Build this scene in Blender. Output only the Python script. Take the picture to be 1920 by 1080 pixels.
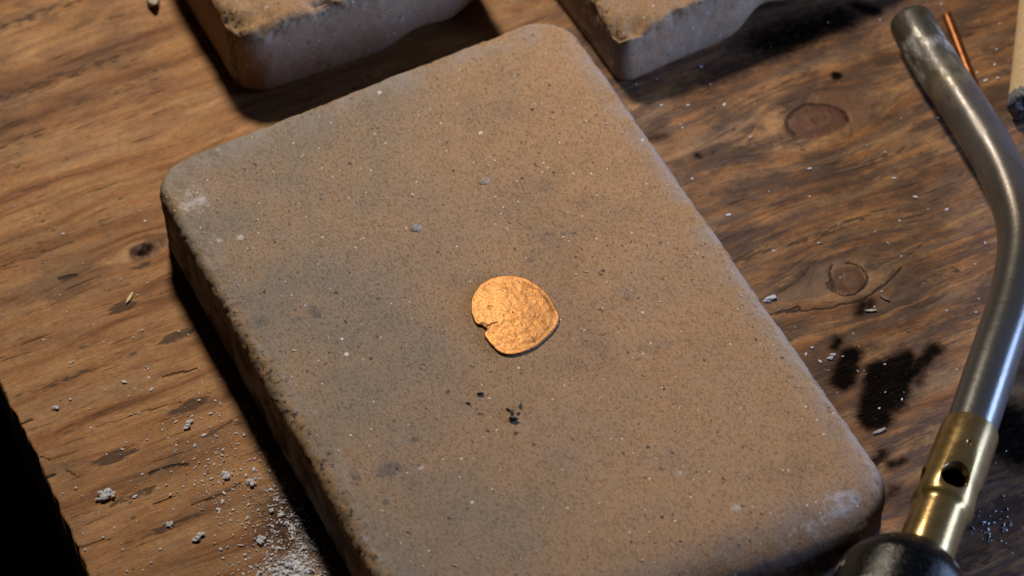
import bpy, bmesh, math, random
import numpy as np
from mathutils import Matrix, Vector, noise as mnoise

random.seed(7)
for o in list(bpy.data.objects):
    bpy.data.objects.remove(o, do_unlink=True)
scene = bpy.context.scene
COL = scene.collection
MM = 0.001

# ------------------------------------------------------------------ camera
CAM = np.array([-0.16853, -0.39578, 0.52931])
ROT = np.array([[0.90236, -0.42979, -0.03206],      # image right
                [-0.34416, -0.67381, -0.65386],     # image down
                [0.25942, 0.60105, -0.75593]])      # forward
FPX = 100 / 36 * 1920
cd = bpy.data.cameras.new('camera')
cam = bpy.data.objects.new('camera', cd)
COL.objects.link(cam)
m = Matrix.Identity(4)
for r in range(3):
    m[r][0] = ROT[0][r]; m[r][1] = -ROT[1][r]; m[r][2] = -ROT[2][r]; m[r][3] = CAM[r]
cam.matrix_world = m
cd.sensor_width = 36; cd.lens = 100; cd.clip_start = 0.02; cd.clip_end = 20
cd.dof.use_dof = True
cd.dof.focus_distance = float(np.dot(np.array([0.002, 0.008, 0.021]) - CAM, ROT[2]))
cd.dof.aperture_fstop = 16
cd.dof.aperture_blades = 7
scene.camera = cam

# ------------------------------------------------------------------ light
w = bpy.data.worlds.new('World'); scene.world = w; w.use_nodes = True
bg = w.node_tree.nodes['Background']
bg.inputs[0].default_value = (0.55, 0.68, 1.0, 1); bg.inputs[1].default_value = 0.006

def area_light(name, loc, target, power, color, shape, sx, sy=None):
    l = bpy.data.lights.new(name, 'AREA'); l.energy = power; l.color = color
    l.shape = shape; l.size = sx
    if sy: l.size_y = sy
    o = bpy.data.objects.new(name, l); COL.objects.link(o)
    o.location = loc
    o.rotation_euler = (Vector(target) - Vector(loc)).to_track_quat('-Z', 'Y').to_euler()
    return o
# warm bench lamp behind and above the bricks; cool daylight from a window low on the near right
area_light('bench_lamp', (0.060, 0.375, 0.46), (0.0, 0.05, 0.02), 3.0, (1.0, 0.86, 0.68), 'DISK', 0.07)
area_light('window_light', (0.93, -0.46, 0.25), (0.03, 0.0, 0.0), 15.0, (0.41, 0.58, 1.0), 'RECTANGLE', 0.95, 0.32)

vs = scene.view_settings
vs.view_transform = 'Standard'; vs.look = 'None'; vs.gamma = 1; vs.exposure = 0
vs.use_curve_mapping = False
scene.render.engine = 'CYCLES'
scene.cycles.max_bounces = 8

# ------------------------------------------------------------------ helpers
def at(x, y, z=0.0):
    d = np.array([(x - 960) / FPX, (y - 540) / FPX, 1.0]) @ ROT
    return CAM + d * ((z - CAM[2]) / d[2])
def atm(x, y, zmm=0.0):                       # photograph point -> millimetres on the plane z
    return at(x, y, zmm * MM) * 1000

_rs = np.random.RandomState(11)
_perm = _rs.permutation(256); _perm = np.concatenate([_perm, _perm, _perm])
_grad = _rs.normal(size=(256, 3)); _grad /= np.linalg.norm(_grad, axis=1)[:, None]
def perlin(x, y, z):
    x, y, z = np.broadcast_arrays(np.asarray(x, float), np.asarray(y, float), np.asarray(z, float))
    xi, yi, zi = np.floor(x), np.floor(y), np.floor(z)
    xf, yf, zf = x - xi, y - yi, z - zi
    xi, yi, zi = xi.astype(int) & 255, yi.astype(int) & 255, zi.astype(int) & 255
    f = lambda t: t * t * t * (t * (t * 6 - 15) + 10)
    u, v, w_ = f(xf), f(yf), f(zf)
    r = 0
    for dx in (0, 1):
        for dy in (0, 1):
            for dz in (0, 1):
                g = _grad[_perm[_perm[_perm[(xi + dx) & 255] + ((yi + dy) & 255)] + ((zi + dz) & 255)]]
                d = g[..., 0] * (xf - dx) + g[..., 1] * (yf - dy) + g[..., 2] * (zf - dz)
                r = r + d * (u if dx else 1 - u) * (v if dy else 1 - v) * (w_ if dz else 1 - w_)
    return r * 1.5
def fbm(x, y, z, oct=4, gain=.5):
    a, s, r = 1.0, 1.0, 0
    for i in range(oct):
        r = r + a * perlin(x * s + 17 * i, y * s - 9 * i, z * s + 5 * i); a *= gain; s *= 2.03
    return r
def sstep(a, b, x):
    t = np.clip((x - a) / (b - a), 0, 1); return t * t * (3 - 2 * t)

def np_mesh(name, verts, quads, mat, attrs=None, smooth=True, parent=None, tris=None):
    me = bpy.data.meshes.new(name)
    verts = np.asarray(verts, np.float32)
    faces = [np.asarray(quads, np.int32)] if len(quads) else []
    loops = np.concatenate([f.ravel() for f in faces] + ([np.asarray(tris, np.int32).ravel()] if tris is not None else []))
    nq = len(quads); nt = 0 if tris is None else len(tris)
    starts = np.concatenate([np.arange(nq) * 4, nq * 4 + np.arange(nt) * 3]).astype(np.int32)
    me.vertices.add(len(verts)); me.vertices.foreach_set('co', verts.ravel())
    me.loops.add(len(loops)); me.loops.foreach_set('vertex_index', loops.astype(np.int32))
    me.polygons.add(nq + nt); me.polygons.foreach_set('loop_start', starts)
    me.update(calc_edges=True)
    me.polygons.foreach_set('use_smooth', np.full(nq + nt, smooth))
    for k, v in (attrs or {}).items():
        a = me.attributes.new(k, 'FLOAT', 'POINT'); a.data.foreach_set('value', np.asarray(v, np.float32).ravel())
    me.validate()
    me.materials.append(mat)
    o = bpy.data.objects.new(name, me); COL.objects.link(o)
    if parent: o.parent = parent
    return o
def bm_obj(name, bm, mat, parent=None, smooth=True):
    me = bpy.data.meshes.new(name); bm.to_mesh(me); bm.free()
    for p in me.polygons: p.use_smooth = smooth
    me.materials.append(mat)
    o = bpy.data.objects.new(name, me); COL.objects.link(o)
    if parent: o.parent = parent
    return o
def tag(o, label, cat, group=None):
    o['label'] = label; o['category'] = cat
    if group: o['group'] = group
    return o
def empty(name, loc):
    o = bpy.data.objects.new(name, None); COL.objects.link(o); o.location = loc
    o.empty_display_size = .01
    return o

# ------------------------------------------------------------------ node helper
class G:
    def __init__(s, name):
        s.mat = bpy.data.materials.new(name); s.mat.use_nodes = True
        s.t = s.mat.node_tree; s.t.nodes.clear()
        s.out = s.t.nodes.new('ShaderNodeOutputMaterial')
        s.b = s.t.nodes.new('ShaderNodeBsdfPrincipled')
        s.t.links.new(s.b.outputs[0], s.out.inputs[0])
    def _in(s, sock, v):
        if v is None: return
        if isinstance(v, bpy.types.NodeSocket): s.t.links.new(v, sock)
        elif isinstance(v, (tuple, list)):
            sock.default_value = tuple(v) + ((1,) if len(v) == 3 and sock.type == 'RGBA' else ())
        else: sock.default_value = v
    def set(s, **k):
        for a, v in k.items(): s._in(s.b.inputs[a.replace('_', ' ')], v)
    def pos(s):
        n = s.t.nodes.new('ShaderNodeTexCoord'); v = s.t.nodes.new('ShaderNodeVectorMath'); v.operation = 'SCALE'
        s.t.links.new(n.outputs['Object'], v.inputs[0]); v.inputs['Scale'].default_value = 1000
        return v.outputs[0]
    def attr(s, name):
        n = s.t.nodes.new('ShaderNodeAttribute'); n.attribute_name = name; return n.outputs['Fac']
    def sep(s, v):
        n = s.t.nodes.new('ShaderNodeSeparateXYZ'); s._in(n.inputs[0], v); return n.outputs
    def comb(s, x=0.0, y=0.0, z=0.0):
        n = s.t.nodes.new('ShaderNodeCombineXYZ')
        for i, v in enumerate((x, y, z)): s._in(n.inputs[i], v)
        return n.outputs[0]
    def vscale(s, v, sc, off=(0, 0, 0)):
        n = s.t.nodes.new('ShaderNodeMapping'); s._in(n.inputs['Vector'], v)
        n.inputs['Scale'].default_value = sc; n.inputs['Location'].default_value = off
        return n.outputs[0]
    def noise(s, v, scale=1.0, detail=3.0, rough=.55, dist=0.0, w=None):
        n = s.t.nodes.new('ShaderNodeTexNoise'); s._in(n.inputs['Vector'], v)
        n.inputs['Scale'].default_value = scale; n.inputs['Detail'].default_value = detail
        n.inputs['Roughness'].default_value = rough; n.inputs['Distortion'].default_value = dist
        return n.outputs['Fac']
    def voro(s, v, scale=1.0, feat='F1', rnd=1.0):
        n = s.t.nodes.new('ShaderNodeTexVoronoi'); n.feature = feat; s._in(n.inputs['Vector'], v)
        n.inputs['Scale'].default_value = scale; n.inputs['Randomness'].default_value = rnd
        return n.outputs
    def m(s, op, a, b=0.0, c=None, clamp=False):
        n = s.t.nodes.new('ShaderNodeMath'); n.operation = op; n.use_clamp = clamp
        s._in(n.inputs[0], a); s._in(n.inputs[1], b)
        if c is not None: s._in(n.inputs[2], c)
        return n.outputs[0]
    def ss(s, v, a, b, lo=0.0, hi=1.0):          # smooth step
        n = s.t.nodes.new('ShaderNodeMapRange'); n.interpolation_type = 'SMOOTHSTEP'; s._in(n.inputs[0], v)
        if a > b: a, b, lo, hi = b, a, hi, lo
        n.inputs[1].default_value = a; n.inputs[2].default_value = b
        n.inputs[3].default_value = lo; n.inputs[4].default_value = hi
        return n.outputs[0]
    def mix(s, f, a, b, mode='MIX'):
        n = s.t.nodes.new('ShaderNodeMix'); n.data_type = 'RGBA'; n.blend_type = mode
        s._in(n.inputs[0], f); s._in(n.inputs[6], a); s._in(n.inputs[7], b)
        return n.outputs[2]
    def ramp(s, f, stops):
        n = s.t.nodes.new('ShaderNodeValToRGB'); s._in(n.inputs[0], f); e = n.color_ramp.elements
        while len(e) < len(stops): e.new(.5)
        for el, (p, c) in zip(e, stops): el.position = p; el.color = tuple(c) + (1,)
        return n.outputs[0]
    def bump(s, h, dist, strength=1.0, normal=None):
        n = s.t.nodes.new('ShaderNodeBump'); s._in(n.inputs['Height'], h)
        n.inputs['Distance'].default_value = dist; n.inputs['Strength'].default_value = strength
        if normal is not None: s._in(n.inputs['Normal'], normal)
        return n.outputs[0]

# ------------------------------------------------------------------ materials
def wood_material():
    g = G('weathered_pine')
    p = g.pos(); x, y, z = g.sep(p)[0:3]
    psi = g.attr('psi'); knot = g.attr('knot'); burn = g.attr('burn'); stain = g.attr('stain'); grey = g.attr('grey'); crack = g.attr('crack')
    warp = g.noise(g.comb(g.m('MULTIPLY', x, .018), g.m('MULTIPLY', psi, .05), 3.0), 1.0, 3.0, .5)
    ps = g.m('ADD', psi, g.m('MULTIPLY', g.m('SUBTRACT', warp, .5), 9.0))
    broad = g.noise(g.comb(g.m('MULTIPLY', x, .009), g.m('MULTIPLY', ps, .13), 0.0), 1.0, 4.0, .6)
    band = g.noise(g.comb(g.m('MULTIPLY', x, .028), g.m('MULTIPLY', ps, .40), 7.0), 1.0, 6.0, .66)
    fib = g.noise(g.comb(g.m('MULTIPLY', x, .17), g.m('MULTIPLY', ps, 2.2), 1.0), 1.0, 5.0, .70)
    fine = g.noise(g.comb(g.m('MULTIPLY', x, .9), g.m('MULTIPLY', ps, 5.5), 2.0), 1.0, 4.0, .65)
    mot = g.noise(g.comb(g.m('MULTIPLY', x, .055), g.m('MULTIPLY', y, .11), 4.0), 1.0, 6.0, .66)
    v = g.m('ADD', g.m('MULTIPLY', broad, .62), g.m('MULTIPLY', band, .38))
    v = g.m('ADD', g.m('MULTIPLY', g.m('SUBTRACT', v, .5), 1.25), .5)
    c = g.ramp(v, [(.28, (.14, .055, .018)), (.38, (.31, .130, .042)), (.46, (.50, .240, .090)), (.55, (.62, .355, .160)), (.63, (.54, .262, .095)), (.74, (.34, .142, .048))])
    c = g.mix(g.ss(fib, .28, .62), g.mix(1.0, c, (.60, .55, .51), 'MULTIPLY'), c)
    c = g.mix(g.m('MULTIPLY', g.ss(fine, .45, .7), .25), c, g.mix(1.0, c, (.6, .55, .5), 'MULTIPLY'))
    # greyed, weathered wood
    gf = g.m('MULTIPLY', grey, g.ss(g.m('ADD', mot, g.m('MULTIPLY', g.m('SUBTRACT', band, .5), 1.0)), .28, .60))
    c = g.mix(gf, c, g.mix(g.ss(g.m('ADD', g.m('MULTIPLY', fib, .5), g.m('MULTIPLY', band, .5)), .36, .62), (.036, .021, .016), (.165, .092, .064)))
    # grimy brown mottling
    c = g.mix(g.ss(mot, .46, .68, 0, .62), c, g.mix(1.0, c, (.56, .50, .47), 'MULTIPLY'))
    tint = g.noise(g.comb(g.m('MULTIPLY', x, .03), g.m('MULTIPLY', ps, .16), 31.0), 1.0, 4.0, .6)
    c = g.mix(g.ss(tint, .52, .68, 0, .45), c, (.33, .215, .13))
    c = g.mix(g.ss(tint, .46, .32, 0, .40), c, (.40, .165, .045))
    vd = g.voro(g.comb(g.m('MULTIPLY', x, .16), g.m('MULTIPLY', ps, .30), 2.0), 1.0)
    c = g.mix(g.m('MULTIPLY', g.m('MULTIPLY', g.ss(vd['Distance'], .16, .06), g.m('GREATER_THAN', g.sep(vd['Color'])[0], .72)), .75), c, (.035, .020, .012))
    # dark resin streaks and open grain
    st = g.noise(g.comb(g.m('MULTIPLY', x, .055), g.m('MULTIPLY', ps, 1.05), 12.0), 1.0, 4.0, .6)
    stm = g.m('MULTIPLY', g.ss(st, .615, .70), g.ss(mot, .36, .56))
    c = g.mix(g.m('MULTIPLY', stm, .82), c, (.030, .017, .010))
    # crisp pores along the grain and fine grime
    def strokes(fx, fy, off, gate, r):
        v = g.voro(g.comb(g.m('MULTIPLY', x, fx), g.m('MULTIPLY', ps, fy), off), 1.0); q = g.sep(v['Color'])
        return g.m('MULTIPLY', g.ss(v['Distance'], r, r * .35), g.m('GREATER_THAN', q[0], gate))
    c = g.mix(g.m('MULTIPLY', strokes(.30, 1.9, 2.0, .62, .24), .55), c, g.mix(1.0, c, (.30, .25, .22), 'MULTIPLY'))
    c = g.mix(g.m('MULTIPLY', strokes(.10, 1.0, 6.0, .78, .22), .75), c, (.040, .022, .013))
    c = g.mix(g.m('MULTIPLY', strokes(.16, 1.5, 9.0, .80, .26), .35), c, (.50, .36, .22))
    gm_ = g.noise(g.comb(g.m('MULTIPLY', x, 1.1), g.m('MULTIPLY', y, 1.5), 17.0), 1.0, 5.0, .75)
    c = g.mix(g.ss(gm_, .38, .58, .32, 0), c, g.mix(1.0, c, (.45, .40, .37), 'MULTIPLY'))
    c = g.mix(g.ss(gm_, .60, .78, 0, .25), c, (.42, .30, .20))
    # stains of dark brown
    sn = g.noise(g.comb(g.m('MULTIPLY', x, .25), g.m('MULTIPLY', ps, .9), 5.0), 1.0, 4.0, .6)
    sm = g.ss(g.m('ADD', stain, g.m('MULTIPLY', g.m('SUBTRACT', sn, .5), 2.0)), .42, .66)
    c = g.mix(g.m('MULTIPLY', sm, .85), c, (.055, .024, .011))
    # knots
    kc = g.ramp(g.m('ADD', knot, g.m('MULTIPLY', g.m('SUBTRACT', fine, .5), .12)),
                [(.0, (.30, .165, .075)), (.30, (.15, .055, .026)), (.48, (.17, .066, .034)), (.60, (.11, .040, .022)), (.75, (.14, .058, .032)), (1.0, (.035, .020, .015))])
    c = g.mix(g.m('MULTIPLY', g.ss(knot, .02, .5), g.ss(g.m('ADD', knot, g.m('MULTIPLY', mot, .5)), .6, 1.1, .75, .97)), c, g.mix(g.ss(fine, .35, .65), g.mix(1.0, kc, (.6, .55, .55), 'MULTIPLY'), kc))
    # scorch marks
    bn = g.noise(g.comb(g.m('MULTIPLY', x, .55), g.m('MULTIPLY', y, .55), 9.0), 1.0, 4.0, .6)
    bf = g.m('ADD', burn, g.m('MULTIPLY', g.m('SUBTRACT', g.m('ADD', g.m('MULTIPLY', bn, .45), g.m('MULTIPLY', fib, .55)), .5), 1.5))
    bm_ = g.ss(bf, .16, .92)
    bs_ = strokes(.25, .9, 3.0, .5, .35)
    bf = g.m('SUBTRACT', bf, g.m('MULTIPLY', bs_, .22))
    bm_ = g.ss(bf, .16, .92)
    bcol = g.mix(g.ss(fib, .4, .75), (.003, .003, .003), (.014, .011, .010))
    c = g.mix(g.ss(bf, -.10, .42, 0, .65), c, (.07, .028, .012))
    c = g.mix(g.m('MULTIPLY', bm_, g.ss(fib, .35, .75, 1.0, .93)), c, bcol)
    dust = g.attr('dust')
    dn = g.noise(g.comb(g.m('MULTIPLY', x, 1.1), g.m('MULTIPLY', y, 1.1), 14.0), 1.0, 5.0, .75)
    dsm = g.ss(g.m('ADD', dust, g.m('MULTIPLY', g.m('SUBTRACT', dn, .5), 1.9)), .50, .80)
    c = g.mix(g.m('MULTIPLY', dsm, .8), c, (.62, .61, .62))
    cm = g.ss(g.m('ADD', crack, g.m('MULTIPLY', g.m('SUBTRACT', fib, .5), .5)), .35, .6)
    c = g.mix(g.m('MULTIPLY', cm, .85), c, (.022, .012, .008))
    # pale dust caught in the grain
    du = g.noise(g.comb(g.m('MULTIPLY', x, .8), g.m('MULTIPLY', y, .8), 21.0), 1.0, 4.0, .7)
    c = g.mix(g.m('MULTIPLY', g.ss(du, .60, .75), .14), c, (.42, .38, .36))
    g.set(Base_Color=c)
    g.set(Roughness=g.m('ADD', g.ss(fib, .3, .7, .52, .66), g.m('MULTIPLY', bm_, .3)))
    g.set(Specular_IOR_Level=g.m('MULTIPLY', g.m('SUBTRACT', 1.0, bm_), .32))
    h = g.m('ADD', g.m('MULTIPLY', fib, .5), g.m('MULTIPLY', fine, .25))
    h = g.m('SUBTRACT', h, g.m('ADD', g.m('MULTIPLY', stm, .35), g.m('MULTIPLY', cm, .8)))
    g.set(Normal=g.bump(h, .00055, .8))
    return g.mat

def brick_material(name, seed, base=((.365, .225, .122), (.46, .282, .150), (.42, .278, .170)), dust=1.0, sidecol=(.22, .135, .08), side0=.25):
    g = G(name)
    p = g.vscale(g.pos(), (1, 1, 1), (seed * 31.7, seed * 17.3, seed * 5.1))
    white = g.attr('white'); grey = g.attr('grey'); dark = g.attr('dark'); orange = g.attr('orange'); edge = g.attr('edge'); side = g.attr('side')
    big = g.noise(p, .028, 4.0, .55)
    mid = g.noise(p, .16, 4.0, .6)
    c = g.ramp(g.m('ADD', g.m('MULTIPLY', big, .65), g.m('MULTIPLY', mid, .35)), [(.34, base[0]), (.52, base[1]), (.68, base[2])])
    # cool grey clouds
    gn = g.noise(p, .07, 5.0, .65)
    c = g.mix(g.ss(gn, .50, .72, 0, .32), c, (.20, .170, .132))
    tone = g.attr('tone')
    c = g.mix(g.m('MULTIPLY', tone, g.ss(g.noise(p, .035, 5.0, .6), .30, .66, .55, 1.0)), c, (.240, .203, .156))
    pn = g.noise(g.vscale(p, (1, 1, 1), (90, 20, 4)), .045, 4.0, .6)
    c = g.mix(g.ss(pn, .46, .72, 0, .38), c, (.43, .265, .140))
    gm = g.ss(g.m('ADD', grey, g.m('MULTIPLY', g.m('SUBTRACT', g.noise(p, .5, 4.0, .65), .5), 1.0)), .34, .72)
    c = g.mix(g.m('MULTIPLY', gm, .72), c, (.135, .128, .122))
    om = g.ss(g.m('ADD', orange, g.m('MULTIPLY', g.m('SUBTRACT', g.noise(p, .4, 4.0, .6), .5), .9)), .3, .8)
    c = g.mix(g.m('MULTIPLY', om, .6), c, (.40, .20, .085))
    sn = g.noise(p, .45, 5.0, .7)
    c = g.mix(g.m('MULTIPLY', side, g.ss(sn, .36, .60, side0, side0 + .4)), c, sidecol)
    # grain: fine sandy mottling stretched along the brick
    ps = g.vscale(p, (1, .62, 1))
    gr = g.noise(ps, 1.9, 4.0, .78)
    c = g.mix(g.ss(gr, .32, .56), g.mix(1.0, c, (.56, .48, .42), 'MULTIPLY'), c)
    c = g.mix(g.ss(gr, .56, .80, 0, .30), c, (.46, .34, .22))
    rust = g.noise(ps, .62, 3.0, .7)
    c = g.mix(g.ss(rust, .60, .76, 0, .40), c, (.27, .130, .055))
    # open pores, crowded in patches
    wv = g.t.nodes.new('ShaderNodeVectorMath'); wv.operation = 'ADD'
    nz = g.t.nodes.new('ShaderNodeTexNoise'); g._in(nz.inputs['Vector'], p); nz.inputs['Scale'].default_value = 1.3; nz.inputs['Detail'].default_value = 2
    sv = g.t.nodes.new('ShaderNodeVectorMath'); sv.operation = 'SCALE'; g.t.links.new(nz.outputs['Color'], sv.inputs[0]); sv.inputs['Scale'].default_value = 1.5
    g.t.links.new(p, wv.inputs[0]); g.t.links.new(sv.outputs[0], wv.inputs[1])
    pg = g.noise(p, .085, 4.0, .6)
    def pores(sc, off, r, gate0, gate1):
        v = g.voro(g.vscale(wv.outputs[0], (1, .68, 1), off), sc); q = g.sep(v['Color'])
        keep = g.m('GREATER_THAN', g.m('ADD', q[0], g.ss(pg, .36, .66, gate0, gate1)), 1.0)
        return g.m('MULTIPLY', g.ss(g.m('SUBTRACT', v['Distance'], g.m('MULTIPLY', q[1], r)), .10, .02), keep)
    p1 = pores(.85, (5, 3, 1), .16, .06, .66)
    p2 = pores(.42, (15, 9, 4), .11, .04, .42)
    p3 = pores(1.6, (25, 6, 8), .14, .05, .62)
    c = g.mix(g.m('MULTIPLY', p3, .50), c, (.17, .085, .042))
    c = g.mix(g.m('MULTIPLY', p1, .68), c, (.085, .052, .032))
    c = g.mix(g.m('MULTIPLY', p2, .80), c, (.050, .036, .028))
    pm = g.m('MAXIMUM', p1, p2)
    # dark grit
    vo = g.voro(p, .20)
    vr = g.sep(vo['Color'])
    dm = g.m('MULTIPLY', g.ss(g.m('ADD', vo['Distance'], g.m('MULTIPLY', g.m('SUBTRACT', gr, .5), .12)), .13, .07), g.m('GREATER_THAN', vr[0], .80))
    c = g.mix(g.m('MULTIPLY', dm, .85), c, (.05, .042, .036))
    # pale specks of grog
    def specks(sc, r0, r1, gate, off):
        v = g.voro(g.vscale(p, (1, 1, 1), off), sc); r = g.sep(v['Color'])
        d = g.m('ADD', v['Distance'], g.m('MULTIPLY', g.m('SUBTRACT', gr, .5), .10))
        lim = g.m('MULTIPLY', r[1], r0)
        return g.m('MULTIPLY', g.ss(g.m('SUBTRACT', d, lim), r1, 0.0), g.m('GREATER_THAN', r[0], gate))
    wm = g.m('MAXIMUM', specks(.46, .10, .06, .50, (9, 4, 2)), specks(.12, .055, .03, .35, (3, 8, 5)))
    c = g.mix(g.m('MULTIPLY', wm, .9), c, (.78, .71, .60))
    # chalky white patches and grey dust along the worn rim
    wn = g.noise(p, .38, 5.0, .7)
    wp = g.ss(g.m('ADD', white, g.m('MULTIPLY', g.m('SUBTRACT', wn, .5), 1.5)), .42, .85)
    c = g.mix(g.m('MULTIPLY', wp, .75), c, (.58, .53, .51))
    ed = g.m('MULTIPLY', g.ss(edge, 9.0, 1.0), g.ss(g.noise(p, .11, 4.0, .6), .38, .60))
    c = g.mix(g.m('MULTIPLY', ed, .5 * dust), c, (.34, .305, .285))
    dk = g.ss(g.m('ADD', dark, g.m('MULTIPLY', g.m('SUBTRACT', g.noise(p, .9, 4.0, .65), .5), 1.2)), .4, .75)
    c = g.mix(g.m('MULTIPLY', dk, .85), c, (.035, .030, .028))
    # sides: rougher, crusted just under the rim
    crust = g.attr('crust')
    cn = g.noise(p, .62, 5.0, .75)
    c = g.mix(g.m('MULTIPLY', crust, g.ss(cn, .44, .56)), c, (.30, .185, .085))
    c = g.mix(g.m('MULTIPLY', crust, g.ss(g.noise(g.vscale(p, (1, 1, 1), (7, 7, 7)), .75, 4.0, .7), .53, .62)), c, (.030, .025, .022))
    g.set(Base_Color=c, Roughness=.82)
    g.b.inputs['Specular IOR Level'].default_value = .3
    h = g.m('ADD', g.m('MULTIPLY', gr, .8), g.m('MULTIPLY', g.noise(p, 3.2, 3.0, .6), .30))
    h = g.m('SUBTRACT', h, g.m('ADD', g.m('MULTIPLY', pm, .9), g.m('MULTIPLY', dm, .3)))
    h = g.m('ADD', h, g.m('MULTIPLY', g.m('ADD', wm, wp), .25))
    g.set(Normal=g.bump(h, .00030, .75))
    return g.mat

def simple(name, col, rough, metal=0.0, spec=.5, nscale=.6, amount=.25, bump=.0002, bscale=1.5):
    g = G(name); p = g.pos()
    n = g.noise(p, nscale, 4.0, .6)
    c = g.mix(g.ss(n, .3, .7), tuple(k * (1 - amount) for k in col), tuple(min(1, k * (1 + amount)) for k in col))
    g.set(Base_Color=c, Metallic=metal, Roughness=rough)
    g.b.inputs['Specular IOR Level'].default_value = spec
    if bump: g.set(Normal=g.bump(g.noise(p, bscale, 4.0, .65), bump, .7))
    return g.mat

def copper_coin_material():
    g = G('pitted_copper'); p = g.pos()
    n1 = g.noise(p, .35, 4.0, .6); n2 = g.noise(p, 1.1, 4.0, .65); n3 = g.noise(p, 3.0, 3.0, .6)
    rim = g.attr('rim')
    c = g.ramp(n1, [(.3, (.27, .126, .046)), (.55, (.34, .170, .066)), (.75, (.41, .222, .092))])
    c = g.mix(g.ss(n2, .68, .80, 0, .15), c, (.17, .070, .028))
    c = g.mix(rim, c, (.16, .075, .055))
    g.set(Base_Color=c, Metallic=g.m('SUBTRACT', 1.0, g.m('MULTIPLY', rim, .6)), Roughness=g.ss(n1, .3, .7, .46, .55))
    d1 = g.ss(g.noise(g.vscale(p, (1.3, .8, 1), (2, 5, 1)), 1.5, 3.0, .6), .52, .70)
    h = g.m('SUBTRACT', g.m('ADD', g.m('MULTIPLY', n2, .35), g.m('MULTIPLY', n3, .25)), g.m('MULTIPLY', d1, .30))
    g.set(Normal=g.bump(h, .00017, .6))
    return g.mat

def steel_tube_material():
    g = G('heat_stained_steel'); p = g.pos()
    s = g.attr('s')           # 0 at the flame tip, millimetres along the tube
    a = g.attr('ang')
    n = g.noise(g.comb(g.m('MULTIPLY', s, .10), g.m('MULTIPLY', a, 1.1), 0.0), 1.0, 4.0, .6)
    sn = g.m('ADD', s, g.m('MULTIPLY', g.m('SUBTRACT', n, .5), 40.0))
    f = g.m('DIVIDE', sn, 150.0)
    c = g.ramp(f, [(.0, (.035, .031, .018)), (.05, (.07, .062, .038)), (.10, (.44, .43, .41)), (.14, (.10, .085, .065)), (.19, (.20, .165, .11)), (.25, (.105, .088, .090)), (.37, (.135, .122, .118)), (.50, (.125, .108, .092)), (.62, (.14, .132, .120)), (.80, (.165, .163, .160))])
    br = g.noise(g.comb(g.m('MULTIPLY', s, .5), g.m('MULTIPLY', a, .8), 2.0), 1.0, 5.0, .7)
    soot = g.m('MULTIPLY', g.ss(g.noise(g.comb(g.m('MULTIPLY', s, .13), g.m('MULTIPLY', a, 2.0), 5.0), 1.0, 5.0, .7), .40, .56), g.ss(s, 62.0, 0.0))
    c = g.mix(g.m('MULTIPLY', soot, .85), c, (.035, .030, .020))
    rs = g.m('MULTIPLY', g.ss(g.noise(g.comb(g.m('MULTIPLY', s, .07), g.m('MULTIPLY', a, 2.5), 8.0), 1.0, 3.0, .6), .56, .66), g.ss(s, 100.0, 40.0))
    c = g.mix(g.m('MULTIPLY', rs, .5), c, (.085, .055, .035))
    g.set(Base_Color=c, Metallic=g.m('SUBTRACT', g.ss(f, .25, .70, .28, .72), g.m('MULTIPLY', soot, .6)))
    g.set(Roughness=g.m('ADD', g.ss(f, .1, .70, .31, .25), g.m('ADD', g.m('MULTIPLY', g.m('SUBTRACT', br, .5), .14), g.m('MULTIPLY', soot, .2))))
    ring = g.m('MULTIPLY', g.m('SINE', g.m('MULTIPLY', a, 90.0)), g.m('MULTIPLY', g.ss(s, 42.0, 43.0), g.ss(s, 52.0, 51.0)))
    h = g.m('ADD', g.noise(g.comb(g.m('MULTIPLY', s, .8), g.m('MULTIPLY', a, 9.0), 1.0), 1.0, 4.0, .6), g.m('MULTIPLY', ring, .25))
    g.set(Normal=g.bump(h, .00006, .4))
    return g.mat

def brass_material():
    g = G('turned_brass'); p = g.pos(); s = g.attr('s')
    n = g.noise(p, .25, 4.0, .6)
    c = g.mix(g.ss(n, .35, .7), (.25, .166, .064), (.33, .228, .096))
    c = g.mix(g.ss(g.noise(p, .5, 4.0, .65), .62, .78, 0, .25), c, (.30, .19, .09))
    g.set(Base_Color=c, Metallic=.72, Roughness=g.ss(g.noise(p, .7, 4.0, .6), .3, .7, .21, .27))
    g.set(Normal=g.bump(g.noise(g.vscale(p, (.15, .15, 5.0)), 1.0, 3.0, .6), .00005, .4))
    return g.mat

def handle_material():
    g = G('chipped_black_enamel'); p = g.pos()
    n = g.noise(p, .8, 5.0, .7); n0 = g.noise(g.vscale(p, (1, 1, 1), (3, 7, 2)), .16, 4.0, .6)
    c = g.mix(g.ss(n, .5, .75), (.003, .0035, .004), (.010, .011, .012))
    ch = g.ss(n0, .63, .68)
    c = g.mix(g.m('MULTIPLY', ch, .9), c, (.23, .22, .22))
    sp = g.ss(g.noise(p, 1.9, 4.0, .7), .62, .70)
    c = g.mix(g.m('MULTIPLY', sp, .30), c, (.12, .11, .10))
    g.set(Base_Color=c, Roughness=g.ss(n, .3, .7, .16, .32))
    g.b.inputs['Specular IOR Level'].default_value = .28
    g.set(Normal=g.bump(g.m('SUBTRACT', n, g.m('MULTIPLY', ch, .6)), .00025, .6))
    return g.mat

WOOD = wood_material()
CRUMB = simple('white_plaster', (.76, .79, .90), .9, bump=.0002, amount=.08)
FLOOR = simple('dark_floor', (.020, .022, .026), .9, nscale=.02, amount=.5, bump=0)

# ------------------------------------------------------------------ setting: floor and bench top
fl = np_mesh('floor', [(-3, -3, -.8), (3, -3, -.8), (3, 3, -.8), (-3, 3, -.8)], [(0, 1, 2, 3)], FLOOR)
fl['kind'] = 'structure'

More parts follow.
